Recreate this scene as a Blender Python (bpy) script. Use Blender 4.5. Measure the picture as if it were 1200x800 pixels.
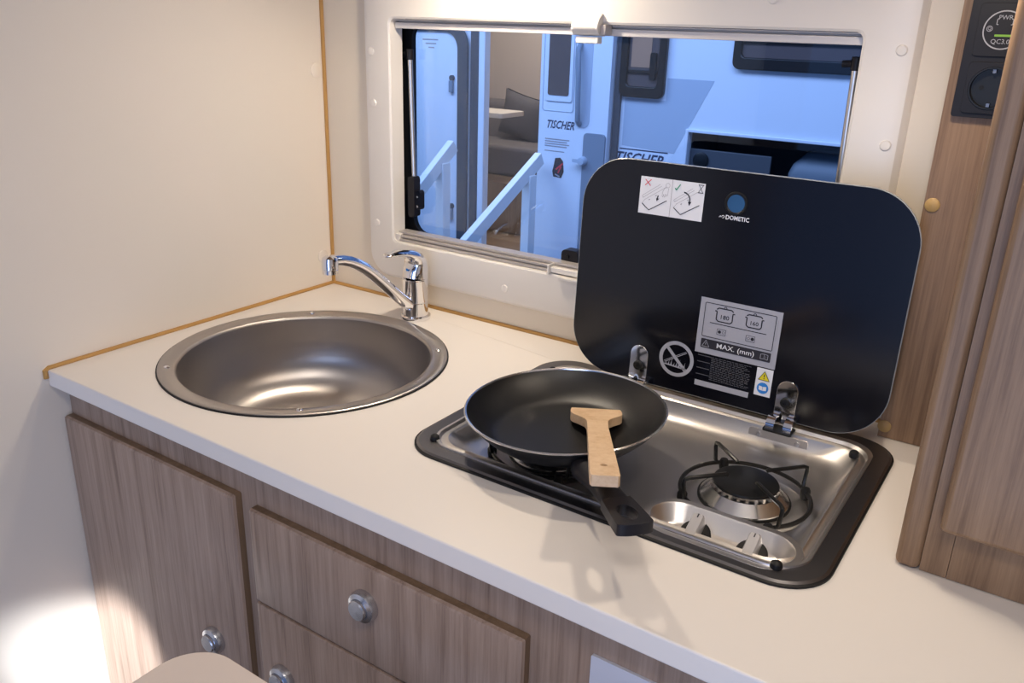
import bpy, bmesh, math, random
from mathutils import Vector, Matrix, Euler
random.seed(4)
for o in list(bpy.data.objects): bpy.data.objects.remove(o)
SC = bpy.context.scene
COL = SC.collection
Z0 = 0.90                       # worktop height above the camper floor; every z below is given from the worktop
PI = math.pi

# ------------------------------------------------------------------ camera, world, large lights, exposure
cam = bpy.data.objects.new('camera', bpy.data.cameras.new('camera')); COL.objects.link(cam)
cam.location = (1.1055, -1.066, 0.4542 + Z0)
cam.rotation_euler = Euler((1.2135, -0.0294, 0.5966), 'XYZ')
cam.data.sensor_width = 36.0; cam.data.lens = 992.15 / 1200 * 36.0
cam.data.clip_start = 0.02
SC.camera = cam
w = bpy.data.worlds.new('world'); SC.world = w; w.use_nodes = True
w.node_tree.nodes['Background'].inputs[0].default_value = (0.26, 0.46, 1.0, 1)
w.node_tree.nodes['Background'].inputs[1].default_value = 0.5
vs = SC.view_settings
vs.view_transform = 'Standard'; vs.look = 'None'; vs.exposure = -0.18; vs.gamma = 1.0; vs.use_curve_mapping = False

def lamp(name, kind, loc, energy, color, target=None, **kw):
    l = bpy.data.lights.new(name, kind); l.energy = energy; l.color = color
    for k, v in kw.items(): setattr(l, k, v)
    o = bpy.data.objects.new(name, l); COL.objects.link(o)
    o.location = (loc[0], loc[1], loc[2] + Z0)
    if target is not None:
        d = Vector(target) - Vector(loc); o.rotation_euler = d.to_track_quat('-Z', 'Y').to_euler()
    return o
WARM = (1.0, 0.86, 0.69); NEUT = (1.0, 0.90, 0.80); COOL = (0.52, 0.66, 1.0); BLUE = (0.44, 0.59, 1.0)
# lamps of the camper: ceiling light, daylight in the entrance, added unseen spot for the lower-left light patch
lamp('ceiling_light', 'AREA', (1.15, -1.15, 1.06), 6.3, NEUT, (1.15, -1.15, 0), shape='RECTANGLE', size=0.5, size_y=0.3)
lamp('doorway_daylight', 'AREA', (1.30, -2.30, -0.15), 20.0, COOL, (0.6, -0.5, -0.35), shape='RECTANGLE', size=0.85, size_y=1.6)
lamp('patch_spot', 'SPOT', (0.74, -1.90, 0.98), 800.0, (0.86, 0.92, 1.0), (0.045, -0.53, -0.500), spot_size=math.radians(6.6), spot_blend=0.4, shadow_soft_size=0.02)
# show hall outside the window
lamp('hall_light', 'AREA', (-1.2, 1.9, 2.6), 215.0, BLUE, (-1.6, 4.5, -0.3), shape='RECTANGLE', size=5.0, size_y=1.2)
lamp('hall_light', 'AREA', (-4.2, 2.3, 2.2), 90.0, (0.5, 0.68, 1.0), (-3.2, 4.5, -0.4), shape='RECTANGLE', size=1.5, size_y=1.2)

# ------------------------------------------------------------------ materials
def _nt(name):
    m = bpy.data.materials.new(name); m.use_nodes = True
    return m, m.node_tree, m.node_tree.nodes['Principled BSDF']
def mat(name, col, rough=0.5, metal=0.0, spec=0.5, bump=0.0, bscale=200.0, var=0.0, coat=0.0, stretch=None):
    m, nt, b = _nt(name)
    b.inputs['Base Color'].default_value = (*col, 1); b.inputs['Roughness'].default_value = rough
    b.inputs['Metallic'].default_value = metal; b.inputs['Specular IOR Level'].default_value = spec
    b.inputs['Coat Weight'].default_value = coat
    tc = nt.nodes.new('ShaderNodeTexCoord'); mp = nt.nodes.new('ShaderNodeMapping')
    if stretch: mp.inputs['Scale'].default_value = stretch
    n = nt.nodes.new('ShaderNodeTexNoise'); n.inputs['Scale'].default_value = bscale; n.inputs['Detail'].default_value = 3
    nt.links.new(tc.outputs['Object'], mp.inputs['Vector']); nt.links.new(mp.outputs[0], n.inputs['Vector'])
    if bump:
        bp = nt.nodes.new('ShaderNodeBump'); bp.inputs['Strength'].default_value = bump; bp.inputs['Distance'].default_value = 0.001
        nt.links.new(n.outputs['Fac'], bp.inputs['Height']); nt.links.new(bp.outputs[0], b.inputs['Normal'])
    if var:
        r = nt.nodes.new('ShaderNodeMapRange'); r.inputs['To Min'].default_value = max(0.02, rough - var); r.inputs['To Max'].default_value = rough + var
        nt.links.new(n.outputs['Fac'], r.inputs['Value']); nt.links.new(r.outputs[0], b.inputs['Roughness'])
    return m
def wood(name, c1, c2, c3, rough=0.45, scale=(38, 38, 1.6)):
    m, nt, b = _nt(name)
    tc = nt.nodes.new('ShaderNodeTexCoord'); mp = nt.nodes.new('ShaderNodeMapping'); mp.inputs['Scale'].default_value = scale
    geo = nt.nodes.new('ShaderNodeNewGeometry')
    n1 = nt.nodes.new('ShaderNodeTexNoise'); n1.inputs['Scale'].default_value = 1.0; n1.inputs['Detail'].default_value = 6; n1.inputs['Distortion'].default_value = 0.7
    n2 = nt.nodes.new('ShaderNodeTexNoise'); n2.inputs['Scale'].default_value = 5.0; n2.inputs['Detail'].default_value = 4; n2.inputs['Roughness'].default_value = 0.7
    nt.links.new(geo.outputs['Position'], mp.inputs['Vector'])
    nt.links.new(mp.outputs[0], n1.inputs['Vector']); nt.links.new(mp.outputs[0], n2.inputs['Vector'])
    mx = nt.nodes.new('ShaderNodeMix'); mx.data_type = 'FLOAT'; mx.inputs[0].default_value = 0.45
    nt.links.new(n1.outputs['Fac'], mx.inputs[2]); nt.links.new(n2.outputs['Fac'], mx.inputs[3])
    cr = nt.nodes.new('ShaderNodeValToRGB'); e = cr.color_ramp.elements
    e[0].position = 0.34; e[0].color = (*c1, 1); e[1].position = 0.66; e[1].color = (*c3, 1)
    k = e.new(0.5); k.color = (*c2, 1)
    nt.links.new(mx.outputs[0], cr.inputs[0]); nt.links.new(cr.outputs[0], b.inputs['Base Color'])
    bp = nt.nodes.new('ShaderNodeBump'); bp.inputs['Strength'].default_value = 0.12; bp.inputs['Distance'].default_value = 0.001
    nt.links.new(n2.outputs['Fac'], bp.inputs['Height']); nt.links.new(bp.outputs[0], b.inputs['Normal'])
    b.inputs['Roughness'].default_value = rough
    return m
def glass(name, tint, gloss=0.05):
    m = bpy.data.materials.new(name); m.use_nodes = True; nt = m.node_tree; nt.nodes.clear()
    out = nt.nodes.new('ShaderNodeOutputMaterial'); tr = nt.nodes.new('ShaderNodeBsdfTransparent'); tr.inputs[0].default_value = (*tint, 1)
    gl = nt.nodes.new('ShaderNodeBsdfGlossy'); gl.inputs['Roughness'].default_value = 0.02
    fr = nt.nodes.new('ShaderNodeFresnel'); fr.inputs[0].default_value = 1.45
    mx = nt.nodes.new('ShaderNodeMixShader')
    nt.links.new(fr.outputs[0], mx.inputs[0]); nt.links.new(tr.outputs[0], mx.inputs[1]); nt.links.new(gl.outputs[0], mx.inputs[2]); nt.links.new(mx.outputs[0], out.inputs[0])
    return m
M = {}
M['wall'] = mat('cream wall laminate', (0.82, 0.74, 0.64), 0.42, bump=0.08, bscale=900)
M['backwall'] = mat('beige wall panel', (0.76, 0.67, 0.54), 0.5, bump=0.05, bscale=700)
M['plastic'] = mat('cream moulded plastic', (0.80, 0.75, 0.68), 0.38, bump=0.03, bscale=1200)
M['rail'] = mat('satin blind rail', (0.52, 0.48, 0.45), 0.35, metal=0.3)
M['rail2'] = mat('pale blind rail', (0.70, 0.66, 0.63), 0.38, metal=0.1)
M['top'] = mat('cream worktop laminate', (0.84, 0.785, 0.725), 0.34, bump=0.05, bscale=1200)
M['seal'] = mat('brown sealant', (0.50, 0.27, 0.075), 0.55)
M['wood'] = wood('grey brown walnut laminate', (0.215, 0.140, 0.098), (0.345, 0.240, 0.178), (0.43, 0.31, 0.235), scale=(70, 70, 2.2))
M['wood2'] = wood('warm elm laminate', (0.160, 0.088, 0.045), (0.265, 0.160, 0.088), (0.335, 0.210, 0.120), scale=(75, 75, 2.4))
M['edge'] = wood('dark cut edge of laminate', (0.13, 0.08, 0.045), (0.19, 0.12, 0.07), (0.24, 0.155, 0.095))
M['steel'] = mat('brushed steel', (0.74, 0.71, 0.685), 0.34, 1.0, bump=0.06, bscale=60, var=0.07, stretch=(2, 30, 30))
M['bowl'] = mat('satin steel bowl', (0.47, 0.44, 0.42), 0.33, 1.0, bump=0.04, bscale=300, var=0.05)
M['flange'] = mat('darkened satin steel', (0.22, 0.213, 0.22), 0.33, 1.0, bump=0.04, bscale=200)  # the flange's dark reflections are put into the steel colour
M['chrome'] = mat('chrome', (0.86, 0.86, 0.88), 0.06, 1.0)
M['satin'] = mat('satin nickel', (0.62, 0.64, 0.68), 0.24, 1.0)
M['blackglass'] = mat('black glass', (0.004, 0.004, 0.007), 0.17, spec=0.5)
M['glassedge'] = mat('glass edge highlight', (0.30, 0.32, 0.34), 0.25)  # highlight along the lid edge, painted in as light grey
def aniso(m, amount):
    nt = m.node_tree; b = nt.nodes['Principled BSDF']; b.inputs['Anisotropic'].default_value = amount
    t = nt.nodes.new('ShaderNodeTangent'); t.direction_type = 'RADIAL'; t.axis = 'Z'; nt.links.new(t.outputs[0], b.inputs['Tangent'])
aniso(M['bowl'], 0.75)
M['grip'] = mat('silver grey plastic', (0.50, 0.48, 0.47), 0.35, metal=0.35)
M['black'] = mat('black enamel', (0.010, 0.010, 0.010), 0.32, spec=0.35)
M['rubber'] = mat('black rubber', (0.008, 0.008, 0.009), 0.5, spec=0.3)
M['blackplastic'] = mat('black plastic', (0.011, 0.010, 0.013), 0.42, spec=0.3)
M['nonstick'] = mat('non-stick coating', (0.008, 0.008, 0.009), 0.36, bump=0.15, bscale=1500)
M['alu'] = mat('bare aluminium rim', (0.75, 0.75, 0.76), 0.22, 1.0)
M['spat'] = wood('pale beech', (0.60, 0.39, 0.22), (0.71, 0.50, 0.31), (0.78, 0.58, 0.39), 0.55, scale=(30, 30, 30))
M['beige'] = mat('beige table laminate', (0.72, 0.62, 0.55), 0.5, bump=0.04, bscale=900)
M['floor'] = wood('camper floor vinyl', (0.13, 0.09, 0.06), (0.19, 0.135, 0.095), (0.25, 0.18, 0.13), 0.5, scale=(3, 40, 40))
M['darkwall'] = mat('brown furniture wall', (0.16, 0.12, 0.10), 0.6)
M['cap'] = mat('ochre screw cap', (0.50, 0.32, 0.12), 0.5)
M['white'] = mat('white print', (0.80, 0.80, 0.82), 0.5)
M['greyprint'] = mat('grey print', (0.40, 0.40, 0.44), 0.5)
M['midprint'] = mat('faint grey print', (0.085, 0.085, 0.095), 0.5)
M['ink'] = mat('dark print', (0.02, 0.018, 0.025), 0.5)
M['sketch'] = mat('pencil grey print', (0.33, 0.31, 0.33), 0.5)
M['red'] = mat('red print', (0.65, 0.03, 0.05), 0.5)
M['green'] = mat('green print', (0.02, 0.30, 0.14), 0.5)
M['yellow'] = mat('yellow print', (0.85, 0.70, 0.02), 0.5)
M['blue'] = mat('blue print', (0.02, 0.22, 0.65), 0.5)
M['lens'] = mat('blue vent mesh', (0.02, 0.09, 0.22), 0.35)
M['plate'] = mat('white plate', (0.62, 0.63, 0.70), 0.4)
M['pane'] = glass('acrylic pane', (0.86, 0.93, 1.0))
M['campwhite'] = mat('white camper skin', (0.72, 0.77, 0.84), 0.35)
M['campgrey'] = mat('grey camper trim', (0.20, 0.25, 0.31), 0.4)
M['tone'] = mat('pale blue decal', (0.42, 0.49, 0.58), 0.4)
M['boxgrey'] = mat('blue grey plastic', (0.13, 0.16, 0.19), 0.5)
M['navy'] = mat('navy lettering', (0.012, 0.03, 0.08), 0.4)
M['gasket'] = mat('dark grey gasket', (0.06, 0.065, 0.075), 0.6)
M['darkpane'] = mat('tinted camper pane', (0.10, 0.075, 0.07), 0.08)
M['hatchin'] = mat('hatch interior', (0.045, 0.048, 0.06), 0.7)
M['inner'] = mat('beige camper interior', (0.48, 0.40, 0.36), 0.6)
M['refl'] = mat('brown curtain', (0.36, 0.20, 0.12), 0.8)
M['sofa'] = mat('brown grey upholstery', (0.13, 0.11, 0.11), 0.85, bump=0.2, bscale=300)
M['cushion'] = mat('dark cushion cloth', (0.085, 0.075, 0.08), 0.9, bump=0.2, bscale=300)
M['lighttop'] = mat('pale table top', (0.62, 0.53, 0.44), 0.45)
M['railwood'] = mat('white painted wood', (0.80, 0.82, 0.82), 0.5)
M['ground'] = mat('show hall carpet', (0.07, 0.08, 0.10), 0.9, bump=0.2, bscale=80)
M['led'] = mat('green indicator', (0.05, 0.25, 0.02), 0.5)
def emis(name, col, s):
    m, nt, b = _nt(name); b.inputs['Base Color'].default_value = (*col, 1); b.inputs['Emission Color'].default_value = (*col, 1); b.inputs['Emission Strength'].default_value = s
    return m
M['lampglow'] = emis('lit lamp lens', (1.0, 0.85, 0.65), 6.0)
M['ledglow'] = emis('lit green indicator', (0.20, 0.42, 0.04), 0.12)

# ------------------------------------------------------------------ mesh builder
FR0 = lambda u, v, h: (u, v, h)
WLOC = {}
def tag(o, label=None, cat=None, group=None, kind=None):
    if label: o['label'] = label
    if cat: o['category'] = cat
    if group: o['group'] = group
    if kind: o['kind'] = kind
    return o
def thing(name, loc, label=None, cat=None, group=None, kind=None):
    o = bpy.data.objects.new(name, None); COL.objects.link(o); o.location = (loc[0], loc[1], loc[2] + Z0)
    o.empty_display_size = 0.05; WLOC[o.name] = Vector(loc)
    return tag(o, label, cat, group, kind)
class MB:
    def __init__(s): s.v = []; s.f = []; s.m = []; s.mi = 0; s.mats = []
    def mat(s, m):
        m = M[m] if isinstance(m, str) else m
        if m not in s.mats: s.mats.append(m)
        s.mi = s.mats.index(m); return s
    def add(s, vs, fs):
        b = len(s.v); s.v += [Vector(p) for p in vs]
        for f in fs: s.f.append([b + i for i in f]); s.m.append(s.mi)
        return s
    def box(s, x0, x1, y0, y1, z0, z1):
        return s.add([(x0,y0,z0),(x1,y0,z0),(x1,y1,z0),(x0,y1,z0),(x0,y0,z1),(x1,y0,z1),(x1,y1,z1),(x0,y1,z1)],
                     [(0,3,2,1),(4,5,6,7),(0,1,5,4),(1,2,6,5),(2,3,7,6),(3,0,4,7)])
    def loft(s, loops, cap0=False, cap1=False, closed=True):
        n = len(loops[0]); vs = [p for l in loops for p in l]; fs = []
        for k in range(len(loops) - 1):
            for i in range(n if closed else n - 1):
                j = (i + 1) % n; fs.append((k*n+i, k*n+j, (k+1)*n+j, (k+1)*n+i))
        if cap0: fs.append(tuple(range(n))[::-1])
        if cap1: fs.append(tuple(range((len(loops)-1)*n, len(loops)*n)))
        return s.add(vs, fs)
    def lathe(s, prof, c=(0,0,0), n=48, fr=None, cap0=False, cap1=False):
        fr = fr or (lambda u, v, h: (c[0]+u, c[1]+v, c[2]+h))
        return s.loft([[fr(r*math.cos(2*PI*i/n), r*math.sin(2*PI*i/n), h) for i in range(n)] for r, h in prof], cap0, cap1)
    def tube(s, path, rad, n=10, caps=True, closed=False):
        P = [Vector(p) for p in path]; N = len(P); R = rad if isinstance(rad, (list, tuple)) else [rad]*N
        T = []
        for i in range(N):
            a = P[(i-1) % N] if (closed or i > 0) else P[i]; b = P[(i+1) % N] if (closed or i < N-1) else P[i]
            T.append((b-a).normalized())
        up = Vector((0,0,1)) if abs(T[0].z) < 0.9 else Vector((1,0,0))
        nrm = (up - T[0]*up.dot(T[0])).normalized(); loops = []
        for i in range(N):
            nrm = (nrm - T[i]*nrm.dot(T[i])).normalized(); bn = T[i].cross(nrm)
            loops.append([P[i] + (nrm*math.cos(2*PI*k/n) + bn*math.sin(2*PI*k/n))*R[i] for k in range(n)])
        if closed: loops.append(loops[0]); return s.loft(loops)
        return s.loft(loops, caps, caps)
    def slab(s, outer, holes, h0, h1, fr=FR0):
        bm = bmesh.new(); ed = []; loops = [outer] + list(holes)
        for lp in loops:
            vs = [bm.verts.new((p[0], p[1], 0)) for p in lp]
            ed += [bm.edges.new((vs[i], vs[(i+1) % len(vs)])) for i in range(len(vs))]
        bmesh.ops.triangle_fill(bm, use_beauty=True, use_dissolve=False, edges=ed)
        bm.verts.index_update(); co = [v.co.copy() for v in bm.verts]; tri = [[v.index for v in f.verts] for f in bm.faces]; bm.free()
        n = len(co)
        vs = [fr(c.x, c.y, h1) for c in co] + ([fr(c.x, c.y, h0) for c in co] if h0 != h1 else [])
        fs = [tuple(t) for t in tri]
        if h0 != h1:
            fs += [tuple(n+i for i in t[::-1]) for t in tri]; b = 0
            for lp in loops:
                k = len(lp); fs += [(b+i, b+(i+1) % k, n+b+(i+1) % k, n+b+i) for i in range(k)]; b += k
        return s.add(vs, fs)
    # flat print
    def poly(s, pts, h, fr): return s.add([fr(p[0], p[1], h) for p in pts], [tuple(range(len(pts)))])
    def rect(s, x0, x1, y0, y1, h, fr): return s.poly([(x0,y0),(x1,y0),(x1,y1),(x0,y1)], h, fr)
    def line(s, p, q, wd, h, fr):
        p = Vector(p); q = Vector(q); d = (q-p).normalized(); nn = Vector((-d.y, d.x))*wd/2
        return s.poly([p-nn, q-nn, q+nn, p+nn], h, fr)
    def pline(s, pts, wd, h, fr, closed=False):
        for i in range(len(pts) - (0 if closed else 1)): s.line(pts[i], pts[(i+1) % len(pts)], wd, h, fr)
        return s
    def disc(s, c, r, h, fr, n=28): return s.poly([(c[0]+r*math.cos(2*PI*i/n), c[1]+r*math.sin(2*PI*i/n)) for i in range(n)], h, fr)
    def ring(s, c, r0, r1, h, fr, n=40, a0=0, a1=2*PI):
        g = lambda r, a: fr(c[0]+r*math.cos(a), c[1]+r*math.sin(a), h)
        for i in range(n):
            a = a0+(a1-a0)*i/n; b = a0+(a1-a0)*(i+1)/n
            s.add([g(r0,a), g(r1,a), g(r1,b), g(r0,b)], [(0,1,2,3)])
        return s
    def text(s, body, c, size, h, fr, shear=0.0, sx=1.0, bold=0.0, align='CENTER'):
        cu = bpy.data.curves.new('t', 'FONT'); cu.body = body; cu.size = size; cu.align_x = align; cu.align_y = 'CENTER'; cu.shear = shear; cu.offset = bold; cu.resolution_u = 2
        ob = bpy.data.objects.new('t', cu); COL.objects.link(ob); dg = bpy.context.evaluated_depsgraph_get()
        me = bpy.data.meshes.new_from_object(ob.evaluated_get(dg))
        s.add([fr(c[0]+v.co.x*sx, c[1]+v.co.y, h) for v in me.vertices], [tuple(p.vertices) for p in me.polygons])
        bpy.data.objects.remove(ob); bpy.data.meshes.remove(me); bpy.data.curves.remove(cu)
        return s
    def build(s, name, m=None, parent=None, bevel=0.0, seg=2, smooth=True, angle=35, recalc=True, origin=None):
        if m is not None: s.mats = [M[m] if isinstance(m, str) else m]; s.m = [0]*len(s.f)
        if parent is not None: org = WLOC[parent.name]
        elif origin is not None: org = Vector(origin)
        else:
            xs = [v.x for v in s.v]; ys = [v.y for v in s.v]; zs = [v.z for v in s.v]
            org = Vector(((min(xs)+max(xs))/2, (min(ys)+max(ys))/2, min(zs)))
        me = bpy.data.meshes.new(name); me.from_pydata([tuple(v-org) for v in s.v], [], s.f)
        for k in s.mats: me.materials.append(k)
        me.polygons.foreach_set('material_index', s.m); me.update()
        if recalc:
            bm = bmesh.new(); bm.from_mesh(me); bmesh.ops.recalc_face_normals(bm, faces=bm.faces); bm.to_mesh(me); bm.free()
        if smooth:
            me.polygons.foreach_set('use_smooth', [True]*len(me.polygons)); me.set_sharp_from_angle(angle=math.radians(angle))
        o = bpy.data.objects.new(name, me); COL.objects.link(o)
        if parent is None: o.location = (org.x, org.y, org.z + Z0)
        else: o.parent = parent
        WLOC[o.name] = org
        if bevel:
            b = o.modifiers.new('bevel', 'BEVEL'); b.width = bevel; b.segments = seg; b.limit_method = 'ANGLE'; b.angle_limit = math.radians(40)
        return o
def rrect(x0, x1, y0, y1, r, n=8):
    pts = []
    for cx, cy, a in ((x1-r, y1-r, 0), (x0+r, y1-r, PI/2), (x0+r, y0+r, PI), (x1-r, y0+r, 1.5*PI)):
        pts += [(cx+r*math.cos(a+PI/2*i/n), cy+r*math.sin(a+PI/2*i/n)) for i in range(n+1)]
    return pts
def circ(cx, cy, r, n=64): return [(cx+r*math.cos(2*PI*i/n), cy+r*math.sin(2*PI*i/n)) for i in range(n)]
def box(name, m, parent, x0, x1, y0, y1, z0, z1, bevel=0.0, seg=2): return MB().box(x0,x1,y0,y1,z0,z1).build(name, m, parent, bevel, seg)
def on_y(y): return lambda u, v, h: (u, y-h, v)          # frame of a face that looks towards -y: u = x, v = z
def copy_tree(o, parent=None, d=None):
    c = o.copy(); COL.objects.link(c)
    if parent is not None: c.parent = parent
    if d is not None: c.location = Vector(o.location) + Vector(d)
    for ch in list(o.children): copy_tree(ch, c)
    return c

# ------------------------------------------------------------------ the room
W = dict(x0=0.1642, x1=0.8665, z0=0.1085, z1=0.4585)      # clear opening of the kitchen window
RX, RY = 2.3, -2.2
st = lambda o: tag(o, kind='structure')
st(box('floor', 'floor', None, -0.06, RX+0.06, RY-0.06, 0.04, -0.94, -0.90))
st(box('ceiling', 'wall', None, -0.06, RX+0.06, RY-0.06, 0.04, 1.12, 1.16))
wl = st(box('wall_left', 'wall', None, -0.04, 0.0, RY, 0.0, -0.90, 1.12))
for (y, z) in ((-0.0195, 0.3743), (-0.0235, 0.0545)):
    MB().lathe([(0.0115, 0.0), (0.0115, 0.0012), (0.0095, 0.0022), (0.0, 0.0025)], n=28, fr=lambda u, v, h, y=y, z=z: (h, y+u, z+v)).build('screw_cap', 'wall', wl)
wb = MB().slab([(-0.04,-0.90),(RX+0.04,-0.90),(RX+0.04,1.12),(-0.04,1.12)], [rrect(0.115, 0.918, 0.075, 0.515, 0.03)], 0.0, -0.03, lambda u, v, h: (u, -h, v)).build('wall_back', 'backwall', None)
st(wb)
st(MB().slab([(-0.04,-0.90),(0.16,-0.90),(0.16,0.86),(1.75,0.86),(1.75,-0.90),(RX+0.04,-0.90),(RX+0.04,1.12),(-0.04,1.12)], [], RY-0.04, RY, lambda u, v, h: (u, h, v)).build('wall_front', 'darkwall', None))
st(box('wall_right', 'wall', None, RX, RX+0.04, RY, 0.0, -0.90, 1.12))
st(MB().tube([(0.0015,-0.0015,0.0),(0.0015,-0.0015,1.11)], 0.0037, 8).build('trim_1', 'seal'))
st(MB().tube([(0.0012,-0.5385,-0.012),(0.001,-0.5385,-0.001),(0.001,-0.534,0.0012),(0.001,-0.002,0.0012)], 0.0037, 8).build('trim_2', 'seal'))
st(MB().tube([(0.002,-0.001,0.0012),(0.965,-0.001,0.0012)], 0.0037, 8).build('trim_3', 'seal'))

# ---- window
win = thing('window_1', (0.515, 0.0, 0.05), kind='structure')
def rl(x0, x1, z0, z1, r, y): return [(p[0], y, p[1]) for p in rrect(x0, x1, z0, z1, r, 8)]
MB().loft([rl(0.104,0.927,0.040,0.535,0.040,0.0), rl(0.105,0.926,0.041,0.534,0.040,-0.006), rl(0.110,0.921,0.047,0.529,0.038,-0.0145), rl(0.119,0.912,0.056,0.520,0.034,-0.018),
           rl(W['x0']-0.003,W['x1']+0.003,W['z0']-0.003,W['z1']+0.003,0.010,-0.018), rl(W['x0'],W['x1'],W['z0'],W['z1'],0.009,-0.016), rl(W['x0'],W['x1'],W['z0'],W['z1'],0.009,0.012),
           rl(0.108,0.922,0.06,0.53,0.02,0.0125)]).build('surround', 'plastic', win, angle=25)
for (x, z) in ((0.1254,0.409),(0.1281,0.3306),(0.129,0.1342),(0.3937,0.0691),(0.65,0.0691),(0.909,0.441),(0.9097,0.3389),(0.909,0.2),(0.26,0.492),(0.76,0.492)):
    MB().lathe([(0.0062,0),(0.0062,0.001),(0.0050,0.0022),(0.0,0.0026)], n=24, fr=lambda u, v, h, x=x, z=z: (x+u, -0.0175-h, z+v)).build('screw_cap', 'plastic', win)
def rail(name, zs, m):
    mb = MB()
    for (z0, z1, y0) in zs: mb.box(W['x0']+0.002, W['x1']-0.002, y0, 0.014, z0, z1)
    return mb.build(name, m, win, bevel=0.0008)
rail('top_rail', ((0.4445,0.4535,-0.006),(0.4535,0.4562,0.002),(0.4562,0.458,-0.006)), 'rail2')
rail('bottom_rail', ((0.1090,0.1130,-0.013),(0.1130,0.1150,-0.006),(0.1150,0.1190,-0.010),(0.1190,0.1202,-0.004),(0.1202,0.1240,-0.006)), 'rail')
box('rail_end', 'plastic', win, W['x0']+0.001, W['x0']+0.010, -0.014, 0.0, 0.109, 0.121, 0.0012)
lt = MB().loft([[(x, y, z) for (y, z) in ((-0.010,0.4435),(-0.027,0.4455),(-0.033,0.452),(-0.033,0.457),(-0.029,0.465),(-0.020,0.4715),(-0.010,0.472))] for x in (0.498,0.4995,0.5365,0.538)], True, True).build('blind_latch', 'plastic', win, bevel=0.001)
box('latch_pull', 'plastic', win, 0.501, 0.535, -0.024, -0.012, 0.4345, 0.4432, 0.0012)
box('latch_slot', 'rail', win, 0.5015, 0.5345, -0.0336, -0.030, 0.4525, 0.4545)
box('latch_housing', 'rail', win, 0.5385, 0.5465, -0.026, -0.008, 0.4455, 0.4585, 0.001)
box('bottom_latch', 'plastic', win, 0.471, 0.4745, -0.022, -0.004, 0.107, 0.1225, 0.001)
box('bottom_latch', 'plastic', win, 0.4745, 0.60, -0.017, -0.004, 0.110, 0.1185, 0.001)
box('bottom_latch', 'plastic', win, 0.493, 0.60, -0.026, -0.012, 0.1045, 0.1085, 0.001)
PY = 0.034
MB().slab(rrect(0.117,0.914,0.078,0.512,0.03), [], 0.0, 0.003, lambda u, v, h: (u, PY+h, v)).build('pane', 'pane', win)
MB().slab(rrect(0.116,0.915,0.077,0.513,0.03), [rrect(0.1705,0.871,0.1165,0.4555,0.026)], 0.0, 0.010, lambda u, v, h: (u, PY-0.006+h, v)).build('gasket', 'rubber', win)
def strut(x, zt, zb, rod, dx=0.0):
    MB().tube([(x,0.022,zt),(x+dx,0.022,zb)], 0.0042, 12).build('strut', 'steel', win)
    MB().tube([(x,0.022,zt+0.012),(x,0.022,zt-0.004)], 0.0060, 12).build('strut_clamp', 'blackplastic', win, bevel=0.001)
    MB().tube([(x-0.002,0.024,zt+0.004),(x-0.016,0.026,zt+0.003)], 0.0042, 10).build('strut_pivot', 'blackplastic', win)
strut(0.1715, 0.402, 0.212, True, 0.0060)
strut(0.8545, 0.420, 0.222, True, 0.003)
def catch(x, z, hh):
    MB().slab(rrect(x-0.008,x+0.006,z-hh,z+hh,0.0055,6), [], 0.0, 0.016, lambda u, v, h: (u, 0.028-h, v)).build('catch_body', 'blackplastic', win, bevel=0.0015)
    MB().slab(rrect(x+0.005,x+0.015,z-hh*0.62,z+hh*0.34,0.005,6), [], 0.0, 0.012, lambda u, v, h: (u, 0.028-h, v)).build('catch_lever', 'blackplastic', win, bevel=0.0015)
    for dz in (-0.012, 0.004): MB().lathe([(0.0022,0),(0.0018,0.0012),(0,0.0015)], n=12, fr=lambda u, v, h: (x+0.010+u, 0.0158-h, z+dz-0.003+v)).build('catch_screw', 'satin', win)
catch(0.1795, 0.180, 0.034)
MB().slab(rrect(0.476,0.505,0.119,0.141,0.007,6), [], 0.0, 0.018, lambda u, v, h: (u, 0.028-h, v)).build('catch_body', 'blackplastic', win, bevel=0.002)
MB().lathe([(0.0036,0),(0.0030,0.002),(0,0.0025)], n=14, fr=lambda u, v, h: (0.487+u, 0.010-h, 0.131+v)).build('catch_screw', 'rubber', win)

# ---- overhead locker with two downlights (above the picture; it carries the lamps that light the worktop)
ol = thing('overhead_locker', (0.5, -0.17, 0.60), 'wooden overhead locker above the kitchen window', 'locker')
box('carcass', 'wood2', ol, 0.004, 1.034, -0.34, -0.004, 0.60, 1.10, 0.003)
for x0, x1 in ((0.01, 0.51), (0.52, 1.02)):
    d = box('door', 'wood2', ol, x0, x1, -0.358, -0.3405, 0.62, 1.09, 0.003)
    MB().lathe([(0.012,0),(0.014,0.008),(0.010,0.012),(0,0.013)], n=20, fr=lambda u, v, h: (x0+0.25+u, -0.358-h, 0.66+v)).build('knob', 'satin', d)
for (x, y, e) in ((0.40, -0.15, 2.5), (0.985, -0.30, 1.35)):
    r = MB().lathe([(0.0,0.0),(0.036,0.0),(0.036,-0.006),(0.028,-0.008),(0.026,-0.006)], (x, y, 0.5995), 28).build('downlight_ring', 'satin', ol)
    MB().lathe([(0.0262,-0.0062),(0.0,-0.0062)], (x, y, 0.5995), 28).build('downlight_lens', 'lampglow', r)
    lamp('downlight', 'AREA', (x, y, 0.588), e, WARM, (x, y, 0.0), shape='DISK', size=0.05)

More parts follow.
